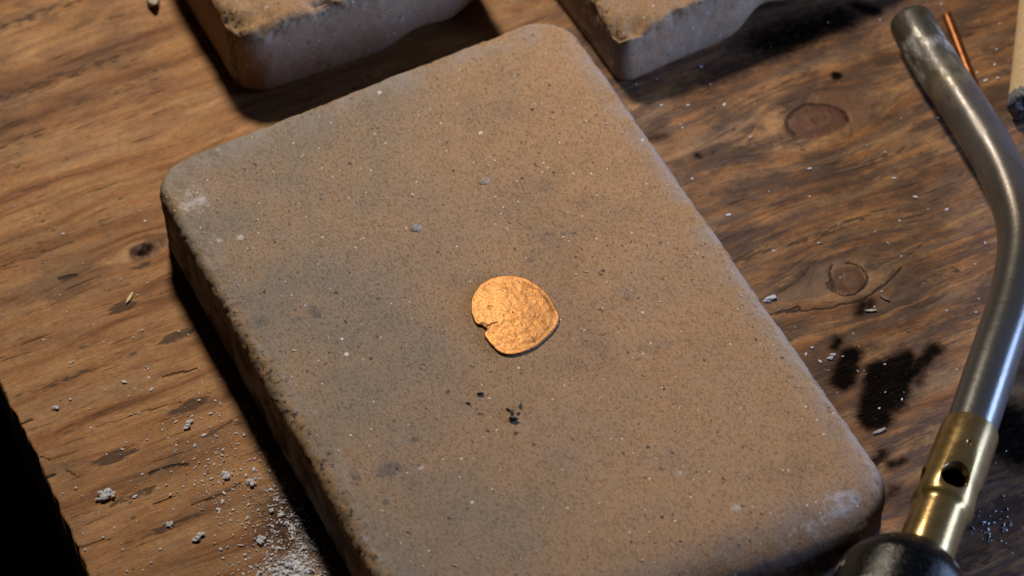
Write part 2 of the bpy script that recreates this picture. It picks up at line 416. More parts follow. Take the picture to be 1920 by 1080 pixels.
def seg_dist(px, py, pts):
    d = np.full(px.shape, 1e9)
    for (x0, y0), (x1, y1) in zip(pts[:-1], pts[1:]):
        dx, dy = x1 - x0, y1 - y0; L = dx * dx + dy * dy + 1e-9
        t = np.clip(((px - x0) * dx + (py - y0) * dy) / L, 0, 1)
        d = np.minimum(d, np.hypot(px - x0 - t * dx, py - y0 - t * dy))
    return d
def px_path(pts, z=0.0): return [tuple(atm(a, b, z)[:2]) for a, b in pts]

def bench_top():
    def axis(lo, hi, step, ext0, ext1):
        core = np.arange(lo, hi + step * .5, step)
        left = lo - np.geomspace(step * 2, ext0, 14)[::-1] if ext0 else np.array([])
        right = hi + np.geomspace(step * 2, ext1, 14)
        return np.concatenate([left, core, right])
    ux = axis(-110.0, 186.0, .6, 0, 1500)
    uy = axis(-112.0, 190.0, .6, 1200, 900)
    X, Y = np.meshgrid(ux, uy, indexing='ij')
    # ragged sawn end of the board
    rag = perlin(Y * .05, 0 * Y, 3.1) * 1.0 + perlin(Y * .25, 0 * Y, 8.1) * .6 + np.clip(perlin(Y * .7, 0 * Y, 1.1) - .25, 0, 1) * 1.6
    X = X + (rag + .5) * np.clip(1 - (X + 110) / 12, 0, 1)
    psi = Y.copy(); knot = np.zeros_like(X)
    knots = [(atm(265, 468), 2.3, 1.25, 1.0), (atm(1530, 225), 6.2, 1.45, .66), (atm(1588, 523), 4.3, 1.12, .62)]
    for (c, Rk, ax, kk) in knots:
        dx, dy = (X - c[0]) / ax, Y - c[1]
        dx = dx + perlin(X * .2, Y * .2, 1.0) * .8; dy = dy + perlin(X * .2, Y * .2, 5.0) * .8
        d2 = dx * dx / 1.6 + dy * dy
        R2 = (Rk * 1.45) ** 2
        psi -= dy * R2 / np.maximum(d2, R2) * .96 * np.exp(-(np.abs(dx) / (Rk * 11)) ** 2)
        d = np.sqrt(dx * dx + dy * dy) / Rk
        ringy = .5 + .5 * np.cos(d * 9 + perlin(X * .5, Y * .5, 2.) * 1.5)
        knot = np.maximum(knot, sstep(1.08, .90, d) * (kk * (.72 + .28 * ringy)))
    crack = np.zeros_like(X)
    def line(pts, wd, a=1.0):
        nonlocal crack
        d = seg_dist(X + perlin(X * .15, Y * .15, 4.) * .7, Y + perlin(X * .3, Y * .3, 6.) * .5, px_path(pts))
        wd = max(wd, .8); crack = np.maximum(crack, a * .70 * sstep(wd, wd * .2, d))
    k3 = [(1588 + 36 * math.cos(t), 523 + 30 * math.sin(t)) for t in np.linspace(-1.6, 2.9, 16)]
    line(k3, .5, .85)
    line([(1563, 540), (1556, 510), (1563, 495)], .5, .8)
    line([(1475, 585), (1560, 575), (1620, 560), (1665, 530), (1690, 500)], .45, .85)
    line([(1455, 550), (1490, 530), (1520, 500)], .45, .7); line([(1440, 590), (1500, 575)], .6, .9)
    line([(1700, 480), (1740, 450)], .5, .7); line([(1500, 470), (1560, 450)], .5, .6)
    k2 = [(1533 + 58 * math.cos(t), 228 + 34 * math.sin(t)) for t in np.linspace(2.4, 6.2, 18)]
    line(k2, 1.2, .80)
    line([(1533 + 72 * math.cos(t), 232 + 45 * math.sin(t)) for t in np.linspace(.2, 2.4, 14)], 1.0, .6)
    line([(280, 885), (330, 872), (352, 868)], .55, 1.0); line([(35, 795), (60, 785)], .7, 1.); line([(85, 895), (100, 890)], .8, 1.)
    line([(75, 855), (95, 862)], .5, .9); line([(145, 1025), (205, 1010)], .6, .8); line([(305, 705), (370, 690)], .5, .9)
    line([(285, 945), (330, 930)], .5, .8); line([(360, 945), (420, 925), (450, 905)], .5, .8); line([(120, 880), (150, 893)], .4, .8)
    line([(110, 522), (140, 515)], .9, 1.0); line([(300, 625), (350, 610)], .6, .6); line([(295, 215), (340, 275)], .25, .38)
    line([(180, 800), (270, 770), (340, 752)], .4, .7); line([(60, 730), (150, 700), (250, 672)], .4, .6)
    burn = np.zeros_like(X)
    def blob(pts, wd, a=1.0, soft=1.0):
        nonlocal burn
        d = seg_dist(X + perlin(X * .25, Y * .25, 2.) * .7, Y + perlin(X * .25, Y * .25, 7.) * .7, px_path(pts))
        burn = np.maximum(burn, a * sstep(wd + soft * 2.6, wd - soft * 1.8, d))
    blob([(1566, 650), (1572, 636)], .9); blob([(1595, 668), (1580, 712)], 2.6); blob([(1578, 700), (1570, 716)], 1.6)
    blob([(1655, 700), (1640, 780)], 3.8); blob([(1690, 690), (1670, 750)], 3.4); blob([(1660, 690), (1700, 672)], 2.2)
    blob([(1690, 715), (1740, 668), (1752, 656)], 1.7); blob([(1615, 570), (1612, 585)], 1.0, .9); blob([(1630, 566), (1628, 580)], .9, .8)
    blob([(1728, 690), (1722, 715)], .8, .8); blob([(1568, 142)] * 2, 1.15, 1.0, .35)
    blob([(1605, 10), (1640, 20)], 2.0, .95); blob([(1880, 790), (1905, 835)], 6.0, .9, 2.0)
    blob([(1628, 880), (1655, 850)], 1.2, .8); blob([(1690, 865), (1670, 870)], 1.0, .9); blob([(1660, 935), (1675, 915)], 1.0, .7)
    blob([(1210, 262), (1240, 255)], 1.0, .6); blob([(1310, 292)] * 2, .9, .9, .5); blob([(1335, 285)] * 2, .7, .7, .5)
    blob([(262, 474), (280, 462)], 1.8, .72, 1.0); blob([(280, 452), (300, 450)], 1.2, .5)
    blob([(520, 960), (560, 1010)], 4.0, .55, 3.0)
    blob([(1440, 75), (1500, 60), (1570, 35)], 5.5, .85, 3.0); blob([(1300, 170), (1420, 110)], 4.0, .42, 3.0)
    dust = np.zeros_like(X)
    for (px, py, rx, ry, a) in [(545, 1065, 10, 7, .80), (570, 1010, 5, 12, .62), (500, 960, 12, 14, .36), (316, 985, 2.5, 2.0, .55), (430, 890, 16, 16, .26), (1850, 985, 10, 7, .30), (255, 553, 5, 3, .35), (1720, 370, 20, 12, .16)]:
        c = atm(px, py); dust = np.maximum(dust, a * np.exp(-(((X - c[0]) / rx) ** 2 + ((Y - c[1]) / ry) ** 2)))
    stain = np.zeros_like(X)
    def st(px, py, rx, ry, a=.7):
        nonlocal stain
        c = atm(px, py); d = np.hypot((X - c[0]) / rx, (Y - c[1]) / ry)
        stain = np.maximum(stain, a * sstep(1.25, .4, d))
    for q in [(230, 575, 4.5, 2.2, .9), (330, 630, 6, 2.0, .85), (355, 760, 7, 2.2, .85), (215, 855, 8, 2.4, .8), (265, 498, 4, 1.4, .7), (130, 520, 3, 1, .9),
              (60, 480, 16, 2.0, .45), (250, 930, 9, 1.8, .6), (320, 985, 10, 1.5, .6), (150, 700, 22, 1.6, .5), (120, 440, 20, 1.8, .4),
              (100, 150, 26, 3.0, .55), (60, 30, 22, 3.0, .55), (230, 165, 18, 1.8, .5), (40, 260, 20, 2.0, .5), (420, 800, 10, 2, .5),
              (1450, 270, 14, 2.2, .55), (1640, 300, 16, 2.6, .5), (1400, 480, 18, 2.4, .5), (1560, 430, 20, 2.0, .55), (1750, 520, 14, 3.0, .45),
              (1800, 60, 12, 4.0, .5), (1840, 250, 8, 5.0, .5), (1480, 150, 16, 2.0, .45), (1860, 960, 18, 4.0, .75), (1800, 1060, 12, 4, .6), (1900, 880, 12, 3, .6)]:
        st(*q)
    grey = .16 + .84 * sstep(25, 80, X) + .45 * sstep(-40, 0, Y - 150) * sstep(0, -80, X)
    c = atm(1440, 390); grey += .3 * np.exp(-(((X - c[0]) / 22) ** 2 + ((Y - c[1]) / 14) ** 2))
    c = atm(1860, 980); grey += .6 * np.exp(-(((X - c[0]) / 30) ** 2 + ((Y - c[1]) / 22) ** 2))
    c = atm(40, 560); grey += .55 * np.exp(-(((X - c[0]) / 22) ** 2 + ((Y - c[1]) / 6) ** 2))
    grey = np.clip(grey + perlin(X * .02, Y * .05, 2.) * .3, 0, 1)
    Z = fbm(X * .006, psi * .12, 1.0, 3) * .10 + fbm(X * .05, psi * .9, 4.0, 2) * .035
    Z -= crack * .35
    Z -= np.clip(burn, 0, 1) * .05
    Z = Z - .15
    nx, ny = X.shape
    idx = np.arange(nx * ny).reshape(nx, ny)
    q = np.stack([idx[:-1, :-1], idx[1:, :-1], idx[1:, 1:], idx[:-1, 1:]], -1).reshape(-1, 4)
    V = np.stack([X, Y, Z], -1).reshape(-1, 3)
    # boundary skirt and underside give the board its thickness
    ring = np.concatenate([idx[:, 0], idx[-1, 1:], idx[-2::-1, -1], idx[0, -2:0:-1]])
    base = len(V)
    low = V[ring].copy(); low[:, 2] = -24
    V = np.concatenate([V, low]); k = len(ring)
    j = np.arange(k); jn = (j + 1) % k
    q2 = np.stack([ring[j], base + j, base + jn, ring[jn]], -1)
    pad = lambda a: np.concatenate([a.ravel(), a.ravel()[ring]])
    o = np_mesh('bench_top', V * MM, np.concatenate([q, q2]), WOOD,
                dict(psi=pad(psi), knot=pad(knot), burn=pad(burn), stain=pad(stain), grey=pad(grey), crack=pad(crack), dust=pad(dust)))
    o['kind'] = 'structure'
    return o
bench_top()

# ------------------------------------------------------------------ bricks
def round_poly(corners, radii, n):
    pts = []
    k = len(corners); C = [np.array(c, float) for c in corners]
    for i in range(k):
        a, b, c = C[i - 1], C[i], C[(i + 1) % k]
        u = (a - b) / np.linalg.norm(a - b); v = (c - b) / np.linalg.norm(c - b)
        th = math.acos(np.clip(np.dot(u, v), -1, 1)); r = radii[i]; L = r / math.tan(th / 2)
        bis = (u + v) / np.linalg.norm(u + v); o = b + bis * r / math.sin(th / 2)
        p0, p1 = b + u * L, b + v * L
        a0 = math.atan2(*(p0 - o)[::-1]); a1 = math.atan2(*(p1 - o)[::-1])
        da = (a1 - a0 + math.pi) % (2 * math.pi) - math.pi
        for t in np.linspace(0, 1, 24): pts.append(o + r * np.array([math.cos(a0 + da * t), math.sin(a0 + da * t)]))
    pts = np.array(pts); cl = np.vstack([pts, pts[:1]])
    s = np.concatenate([[0], np.cumsum(np.linalg.norm(np.diff(cl, axis=0), axis=1))])
    t = np.linspace(0, s[-1], n, endpoint=False)
    return np.stack([np.interp(t, s, cl[:, 0]), np.interp(t, s, cl[:, 1])], -1)

def brick(name, mat, corners, radii, T, n=900, rr=3.0, rings=70, seed=1.0, chips=.5, chw=3.2, crw=1.6, spots=None, under=None, corner_drop=None, parent=None, crust_fn=None, tone_fn=None, srough=.25, near_slope=None):
    O = round_poly(corners, radii, n)                     # counter-clockwise outline, mm
    cen = O.mean(0)
    tang = np.roll(O, -1, 0) - np.roll(O, 1, 0); tang /= np.linalg.norm(tang, axis=1)[:, None]
    nor = np.stack([tang[:, 1], -tang[:, 0]], -1)
    if np.mean(np.sum(nor * (O - cen), 1)) < 0: nor = -nor
    prof = [(1.2, 0.0), (.3, .6), (0.0, 1.6)]
    for t in np.linspace(.12, 1, 16): prof.append((0.0, 1.6 + (T - rr - 1.6) * t))
    for a in np.linspace(0, math.pi / 2, 9)[1:]: prof.append((rr * (1 - math.cos(a)), T - rr + rr * math.sin(a)))
    V, side, edge = [], [], []
    for ins, zz in prof:
        V.append(np.concatenate([O - nor * ins, np.full((n, 1), zz)], 1))
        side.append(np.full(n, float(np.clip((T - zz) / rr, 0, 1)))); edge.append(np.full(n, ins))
    ns = len(prof)
    inner = O - nor * rr
    D = np.linalg.norm(inner - cen, axis=1); half = min(np.ptp(O[:, 0]), np.ptp(O[:, 1])) / 2
    for t in np.linspace(0, 1, rings + 1)[1:-1]:
        V.append(np.concatenate([cen + (inner - cen) * (1 - t), np.full((n, 1), T)], 1))
        side.append(np.zeros(n)); edge.append(rr + half * t * np.ones(n))
    nr = len(V)
    V = np.array(V); side = np.array(side); edge = np.array(edge)
    N = np.zeros_like(V)
    for k, (ins, zz) in enumerate(prof):
        a = 0 if ins == 0 else math.acos(np.clip(1 - ins / rr, -1, 1))
        if k < 3: a = 0
        N[k] = np.concatenate([nor * math.cos(a), np.full((n, 1), math.sin(a))], 1)
    N[ns:] = (0, 0, 1)
    x, y, z = V[..., 0] + seed * 40, V[..., 1], V[..., 2]
    rim = np.exp(-((edge - rr * .5) / rr) ** 2) * np.exp(-(np.maximum(0, T - rr - z) / 1.8) ** 2)
    d = fbm(x * .045, y * .045, z * .045, 3) * .28 + fbm(x * .35, y * .35, z * .35, 3) * .13
    ch = np.clip(fbm(x * .11, y * .11, z * .11 + 3, 4, .6) - .12, 0, 1)
    cr = np.clip(fbm(x * .5, y * .5, z * .5 + 9, 3, .6) - .05, 0, 1)
    d -= rim * (ch * chw + cr * crw) * chips
    d += np.where(edge > rr * 2.5, 0, side * fbm(x * .3, y * .3, z * .3 + 20, 3) * srough)
    flat = sstep(rr, rr * 4, edge)
    d = d * (1 - .75 * flat)
    d[0] = 0
    V = V + N * d[..., None]
    V[0, :, 2] = 0
    if near_slope:
        y0, ln, dep = near_slope
        V[..., 2] -= dep * np.clip((y0 - V[..., 1]) / ln, 0, 1.2) ** 2 * (V[..., 2] / T) ** 2
    if corner_drop:                                        # worn-down corners: (x, y, radius, depth)
        for (cx, cy, rad, dep) in corner_drop:
            q = np.exp(-(((V[..., 0] - cx) ** 2 + (V[..., 1] - cy) ** 2) / rad ** 2))
            V[..., 2] -= np.clip(q * dep * (1 + .6 * fbm(x * .2, y * .2, z * .2, 3)), 0, None) * (V[..., 2] / T) ** 2
    if under:                                              # broken lower arrises: (x, y, radius, lift, inset)
        for (cx, cy, rad, lift, ins) in under:
            q = np.exp(-(((V[..., 0] - cx) ** 2 + (V[..., 1] - cy) ** 2) / rad ** 2)) * (side > 0) * (edge < rr)
            low = np.clip(1 - V[..., 2] / T, 0, 1) ** .6
            V[..., 2] += q * lift * low
            V[..., :2] -= (nor[None] * (q * low)[..., None]) * ins
    at_ = dict(white=np.zeros(V.shape[:2]), grey=np.zeros(V.shape[:2]), dark=np.zeros(V.shape[:2]), orange=np.zeros(V.shape[:2]))
    for kind, px, py, rx, ry, a in (spots or []):
        c = atm(px, py, T)
        at_[kind] = np.maximum(at_[kind], a * sstep(1.4, .2, np.hypot((V[..., 0] - c[0]) / rx, (V[..., 1] - c[1]) / ry)))
    crust = np.zeros(V.shape[:2])
    if crust_fn is not None: crust = crust_fn(V, edge, side, nor, T, rr)
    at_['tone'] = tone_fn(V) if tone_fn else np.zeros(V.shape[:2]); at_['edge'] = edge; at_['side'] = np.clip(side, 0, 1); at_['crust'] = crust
    idx = np.arange(nr * n).reshape(nr, n); nx = np.roll(idx, -1, 1)
    q = np.stack([idx[:-1], nx[:-1], nx[1:], idx[1:]], -1).reshape(-1, 4)
    P = V.reshape(-1, 3)
    P = np.vstack([P, [[cen[0], cen[1], T]], [[cen[0], cen[1], 0]]])
    top = len(P) - 2; bot = len(P) - 1
    j = np.arange(n); jn = (j + 1) % n
    tr = np.concatenate([np.stack([idx[-1][j], idx[-1][jn], np.full(n, top)], -1), np.stack([idx[0][jn], idx[0][j], np.full(n, bot)], -1)])
    attrs = {k: np.concatenate([v.ravel(), [v.ravel()[-1], v.ravel()[0]]]) for k, v in at_.items()}
    return np_mesh(name, P * MM, q, mat, attrs, tris=tr, parent=parent)

T0 = 21.0
main_spots = [
    ('white', 360, 375, 8, 8, .60), ('white', 380, 480, 3.5, 12, .40), ('white', 430, 590, 2.5, 12, .3), ('white', 400, 440, 3, 4, .35), ('white', 450, 445, 1.2, 1.2, .9), ('white', 411, 451, 1.1, 1.1, .9),
    ('white', 1580, 935, 7, 5, .70), ('white', 1520, 975, 9, 3.0, .60), ('white', 1620, 960, 8, 8, .45), ('white', 1380, 950, 2.2, 2, .72), ('white', 1270, 885, 1.8, 3, .62), ('white', 1515, 880, 2, 2, .4),
    ('white', 1640, 920, 3, 6, .45), ('white', 1560, 760, 1.5, 8, .4), ('white', 788, 878, 1.4, .7, 1.0), ('white', 1130, 745, 2, 1.2, .5), ('white', 560, 840, 2.5, 14, .25),
    ('grey', 590, 585, 1.8, 3, .85), ('grey', 555, 600, 4, 1.5, .6), ('grey', 480, 605, 4, 3.5, .6), ('grey', 440, 620, 3, 6, .5), ('grey', 730, 880, 4.5, 3, .75), ('grey', 780, 825, 2, 1.6, .7),
    ('grey', 665, 890, 2, 4, .6), ('grey', 660, 940, 2, 2, .6), ('grey', 723, 942, 1.2, 1.2, .9), ('grey', 1110, 375, 8, 5, .45), ('grey', 1040, 440, 9, 5, .5), ('grey', 1000, 480, 8, 4, .45),
    ('grey', 1160, 560, 12, 6, .45), ('grey', 1240, 650, 5, 3, .5), ('grey', 520, 720, 5, 7, .45), ('grey', 880, 760, 6, 5, .35), ('grey', 640, 350, 14, 10, .3), ('grey', 1320, 720, 10, 10, .3), ('grey', 1600, 970, 7, 5, .5),
    ('dark', 440, 380, 1.3, 1, .55), ('dark', 840, 735, 2.0, 1.5, .5), ('dark', 1170, 520, .9, .9, .6), ('dark', 1430, 965, 1.0, .8, .7), ('dark', 1455, 990, 1.2, .8, .6), ('dark', 1538, 843, .8, .8, .7), ('dark', 1330, 455, 2, .8, .4), ('dark', 1190, 1040, 1.5, 1.5, .5),
    ('orange', 1090, 410, 2.2, 1.2, .75), ('orange', 1245, 655, 2, 1, .8), ('orange', 1210, 915, 2, 2, .6), ('orange', 1060, 740, 9, 5, .35), ('orange', 962, 592, 15, 14, .42), ('orange', 940, 690, 12, 8, .4), ('orange', 930, 640, 10, 8, .3), ('orange', 700, 1040, 8, 6, .5), ('orange', 900, 160, 30, 12, .22), ('orange', 1400, 880, 22, 20, .22),  # orange spots around the coin paint its warm glow into the brick colour
]
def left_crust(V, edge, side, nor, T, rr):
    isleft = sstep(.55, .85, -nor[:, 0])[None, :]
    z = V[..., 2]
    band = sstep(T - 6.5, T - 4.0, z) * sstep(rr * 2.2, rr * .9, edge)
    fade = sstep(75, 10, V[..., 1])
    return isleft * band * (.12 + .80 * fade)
M_MAIN = brick_material('fired_clay_main', 1.0, sidecol=(.028, .021, .016), side0=.74)  # near-black side colour paints in the shade of the left face
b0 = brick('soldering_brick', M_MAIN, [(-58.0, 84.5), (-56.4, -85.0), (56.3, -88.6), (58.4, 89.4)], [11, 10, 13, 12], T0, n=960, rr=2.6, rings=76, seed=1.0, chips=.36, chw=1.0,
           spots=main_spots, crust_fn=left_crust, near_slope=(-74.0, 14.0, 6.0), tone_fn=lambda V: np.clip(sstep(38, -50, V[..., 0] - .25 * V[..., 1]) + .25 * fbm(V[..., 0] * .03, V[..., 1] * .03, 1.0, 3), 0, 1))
tag(b0, 'large tan fire brick with rounded corners lying flat under the copper coin', 'brick')

M_L = brick_material('fired_clay_worn', 4.0, base=((.32, .195, .10), (.40, .25, .13), (.36, .25, .15)), dust=.3, sidecol=(.25, .205, .165))
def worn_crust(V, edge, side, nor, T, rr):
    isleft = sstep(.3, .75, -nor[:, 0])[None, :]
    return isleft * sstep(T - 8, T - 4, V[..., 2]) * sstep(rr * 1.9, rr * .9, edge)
b1 = brick('fire_brick', M_L, [(-22.0, 236), (-21.5, 115.2), (51, 115.0), (51, 236)], [8, 9, 5, 8], 24.0, n=720, srough=.12, rr=3.0, rings=46, seed=3.0, chips=.75, chw=3.6, crw=.45,
           under=[(50, 115, 10, 5.5, 3), (30, 115, 8, 2.5, 1.5)], corner_drop=[(-21, 115, 9, 4.0)], crust_fn=worn_crust,
           spots=[('white', 500, 12, 1.0, 1.0, .9), ('grey', 505, 22, 2, 2, .7), ('orange', 560, 15, 16, 8, .5), ('dark', 560, 60, 22, 1.3, .42), ('dark', 430, 45, 1.5, 6, .6)])
tag(b1, 'worn fire brick with crumbling dark left edge behind the coin brick', 'brick')
M_R = brick_material('fired_clay_pale', 7.0, base=((.32, .195, .105), (.41, .25, .135), (.37, .25, .155)), dust=.3, sidecol=(.25, .205, .165))
b2 = brick('fire_brick', M_R, [(67.0, 196), (68.3, 75.0), (152, 80.5), (152, 200)], [4, 4.0, 6, 6], 18.5, n=720, rr=1.8, rings=46, seed=6.0, chips=.75, chw=3.6, crw=.45,
           srough=.12, under=[(113, 78, 7, 5.0, 2.0), (126, 79, 9, 3.5, 1.0), (146, 80, 12, 4, 2)], corner_drop=[(68, 75, 10, 3.4)], crust_fn=worn_crust,
           spots=[('orange', 1250, 20, 22, 10, .35), ('dark', 1220, 66, 1.0, 1.0, .8), ('dark', 1190, 20, 1, 1, .6), ('white', 1194, 122, 1.2, 1.0, .9)])
tag(b2, 'sharp cornered fire brick at upper right of the coin brick', 'brick')

# flux beads fused to the coin brick
def bead(px, py, r, h, mat):
    c = atm(px, py, T0)
    bm = bmesh.new(); bmesh.ops.create_uvsphere(bm, u_segments=20, v_segments=12, radius=1)
    for v in bm.verts:
        f = 1 + .12 * mnoise.noise(v.co * 1.7 + Vector((px, py, 0)))
        v.co = Vector((v.co.x * r * f, v.co.y * r * f * .9, v.co.z * h)) * MM
    o = bm_obj('flux_bead', bm, mat, b0); o.location = (c[0] * MM, c[1] * MM, (T0 - .05) * MM)
    return o
BEADG = simple('grey_glassy_flux', (.20, .195, .19), .6, nscale=1.2, amount=.45, bump=.0001)
BEADB = simple('brown_glassy_flux', (.24, .185, .155), .6, nscale=1.2, amount=.5, bump=.0001)
bead(780, 428, 1.5, .42, BEADG)['label'] = 'grey glassy flux bead'
bead(908, 340, 1.5, .34, BEADB)['label'] = 'brownish flux bead'

# ------------------------------------------------------------------ coin
def coin():
    zp = [(520, 178), (620, 180), (720, 205), (790, 245), (850, 285), (900, 330), (940, 380), (975, 440), (1003, 490), (1022, 530), (1027, 575), (1015, 620), (985, 665), (950, 710), (900, 758), (850, 800),
          (800, 838), (740, 868), (680, 890), (600, 908), (540, 908), (480, 888), (440, 862), (424, 838), (400, 818), (372, 785), (362, 768), (345, 750), (328, 722), (334, 706), (352, 686), (362, 664), (350, 656), (338, 660), (322, 650), (314, 632), (292, 630), (264, 632),
          (240, 592), (234, 572), (222, 550), (214, 520), (211, 490), (212, 430), (225, 370), (260, 310), (300, 260), (360, 220), (430, 193)]
    TH = .60
    P = np.array([atm(840 + a * .2038, 480 + b * .2038, T0 + TH)[:2] for a, b in zp])
    cl = np.vstack([P, P[:1]]); s = np.concatenate([[0], np.cumsum(np.linalg.norm(np.diff(cl, axis=0), axis=1))])
    n = 480; t = np.linspace(0, s[-1], n, endpoint=False)
    O = np.stack([np.interp(t, s, cl[:, 0]), np.interp(t, s, cl[:, 1])], -1)
    for _ in range(14): O = (np.roll(O, 1, 0) + 2 * O + np.roll(O, -1, 0)) / 4
    cen = O.mean(0)
    tang = np.roll(O, -1, 0) - np.roll(O, 1, 0); tang /= np.linalg.norm(tang, axis=1)[:, None]
    nor = np.stack([tang[:, 1], -tang[:, 0]], -1)
    if np.mean(np.sum(nor * (O - cen), 1)) < 0: nor = -nor
    O += nor * (perlin(t * 1.1, 0 * t, 3.) * .10)[:, None]
    rows, rim, fl_ = [], [], []
    for ins, zz, rv in [(.16, 0, 1), (.03, .08, 1), (0, .28, 1), (.0, .42, .8), (.06, .52, .25), (.18, TH, 0.0)]:
        rows.append(np.concatenate([O - nor * ins, np.full((n, 1), zz)], 1)); rim.append(np.full(n, float(rv))); fl_.append(np.zeros(n))
    inn = rows[-1][:, :2]
    R_ = 60
    for k in range(1, R_):
        f = k / R_
        rows.append(np.concatenate([cen + (inn - cen) * (1 - f), np.full((n, 1), TH)], 1)); rim.append(np.zeros(n)); fl_.append(np.full(n, min(1.0, f * 8)))
    V = np.array(rows); F = np.array(fl_); x, y = V[..., 0], V[..., 1]
    dz = fbm(x * .16, y * .16, 2.0, 3) * .12 + fbm(x * .7, y * .7, 6.0, 3) * .05
    def pt(a, b): return atm(840 + a * .2038, 480 + b * .2038, T0 + TH)[:2]
    # crack running in from the notch, a small ring mark, a raised rim
    d = seg_dist(x + perlin(x * 1.5, y * 1.5, 3.) * .12, y, [pt(358, 660), pt(400, 632), pt(450, 622)]); dz -= .16 * sstep(.22, .05, d)
    c = pt(380, 480); rr = np.hypot(x - c[0], (y - c[1])); dz += .09 * np.exp(-((rr - .55) / .16) ** 2)
    d = seg_dist(x, y, [pt(770, 755), pt(795, 795)]); dz += .12 * sstep(.3, .08, d)
    rad2 = ((x - cen[0]) ** 2 + (y - cen[1]) ** 2) / 100.0
    V[..., 2] += np.where(F > 0, .5 * np.clip(1 - rad2, 0, 1) * np.clip(F * 1.0, 0, 1), 0)
    V[..., 2] += dz * np.clip(F, .0, 1)
    nr = len(rows); idx = np.arange(nr * n).reshape(nr, n); nx = np.roll(idx, -1, 1)
    q = np.stack([idx[:-1], nx[:-1], nx[1:], idx[1:]], -1).reshape(-1, 4)
    V = V.reshape(-1, 3); V = np.vstack([V, [[cen[0], cen[1], TH]], [[cen[0], cen[1], 0]]])
    j = np.arange(n); jn = (j + 1) % n
    tr = np.concatenate([np.stack([idx[-1][j], idx[-1][jn], np.full(n, len(V) - 2)], -1), np.stack([idx[0][jn], idx[0][j], np.full(n, len(V) - 1)], -1)])
    r = np.concatenate([np.array(rim).ravel(), [0, 1]])
    V[:, 0] -= cen[0]; V[:, 1] -= cen[1]
    o = np_mesh('coin', V * MM, q, copper_coin_material(), dict(rim=r), tris=tr)
    o.location = (cen[0] * MM, cen[1] * MM, (T0 + .06) * MM)
    return tag(o, 'worn copper coin with a notch in its rim lying on the brick', 'coin')
coin()

# ------------------------------------------------------------------ torch
def sweep(name, path, radii_fn, mat, n=40, parent=None, cap_start=None, inner=None, step=1.0):
    """tube swept along a smooth path (mm); radii_fn(s) gives the radius at s mm"""
    P = np.array(path, float)
    # Catmull-Rom resampling
    out = []
    for i in range(len(P) - 1):
        p0 = P[max(i - 1, 0)]; p1 = P[i]; p2 = P[i + 1]; p3 = P[min(i + 2, len(P) - 1)]
        for t in np.linspace(0, 1, 40, endpoint=False):
            out.append(.5 * ((2 * p1) + (-p0 + p2) * t + (2 * p0 - 5 * p1 + 4 * p2 - p3) * t ** 2 + (-p0 + 3 * p1 - 3 * p2 + p3) * t ** 3))
    out.append(P[-1]); Q = np.array(out)
    for _ in range(25): Q[1:-1] = (Q[:-2] + 2 * Q[1:-1] + Q[2:]) / 4
    s = np.concatenate([[0], np.cumsum(np.linalg.norm(np.diff(Q, axis=0), axis=1))])
    ss_ = np.unique(np.concatenate([np.arange(0, s[-1], step), [s[-1]]]))
    Q = np.stack([np.interp(ss_, s, Q[:, k]) for k in range(3)], -1)
    tg = np.gradient(Q, axis=0); tg /= np.linalg.norm(tg, axis=1)[:, None]
    up = np.array([0, 0, 1.0]); sd = np.cross(tg, up); sd /= np.linalg.norm(sd, axis=1)[:, None]; u2 = np.cross(sd, tg)
    th = np.linspace(0, 2 * math.pi, n, endpoint=False)
    rows, S, A = [], [], []
    def ring(i, r):
        rows.append(Q[i] + r * (np.cos(th)[:, None] * sd[i] + np.sin(th)[:, None] * u2[i])); S.append(np.full(n, ss_[i])); A.append(np.abs(th - math.pi))
    if inner:
        for i in range(min(len(Q) - 1, 14), -1, -1): ring(i, inner)
    for i in range(len(Q)): ring(i, radii_fn(ss_[i]))
    V = np.array(rows); nr = len(rows); idx = np.arange(nr * n).reshape(nr, n); nx = np.roll(idx, -1, 1)
    q = np.stack([idx[:-1], idx[1:], nx[1:], nx[:-1]], -1).reshape(-1, 4)
    V = V.reshape(-1, 3); j = np.arange(n); jn = (j + 1) % n
    V = np.vstack([V, rows[0].mean(0), rows[-1].mean(0)])
    tr = np.concatenate([np.stack([idx[0][j], idx[0][jn], np.full(n, len(V) - 2)], -1), np.stack([idx[-1][jn], idx[-1][j], np.full(n, len(V) - 1)], -1)])
    org = np.zeros(3) if parent is None else np.array(parent.location) * 1000
    at_ = dict(s=np.concatenate([np.array(S).ravel(), [0, ss_[-1]]]), ang=np.concatenate([np.array(A).ravel(), [0, 0]]))
    return np_mesh(name, (V - org) * MM, q, mat, at_, tris=tr, parent=parent)

STEEL = steel_tube_material(); BRASS = brass_material(); BLACK = handle_material()
zt = [7.6, 8.0, 9.2, 10.2, 11.0, 12.0, 13.4, 14.4]
tp = [(1707, 37), (1735, 90), (1844, 258), (1893, 355), (1916, 450), (1900, 560), (1860, 685), (1818, 812)]
path = [atm(a, b, z) for (a, b), z in zip(tp, zt)]
neck = atm(1742, 1015, 16.4)
sdir = neck - path[-1]; sdir /= np.linalg.norm(sdir)
torch = empty('gas_torch', (neck[0] * MM, neck[1] * MM, 0))
tag(torch, 'bent steel gas torch nozzle with brass collar and black handle on the bench', 'torch')
tube_end = path[-1] + sdir * 6
sweep('burner_tube', path + [tube_end], lambda s: 5.95 - .55 * max(0, 1 - s / 1.6) ** 2 * 2.0, STEEL, n=56, parent=torch, inner=4.6, step=1.0)

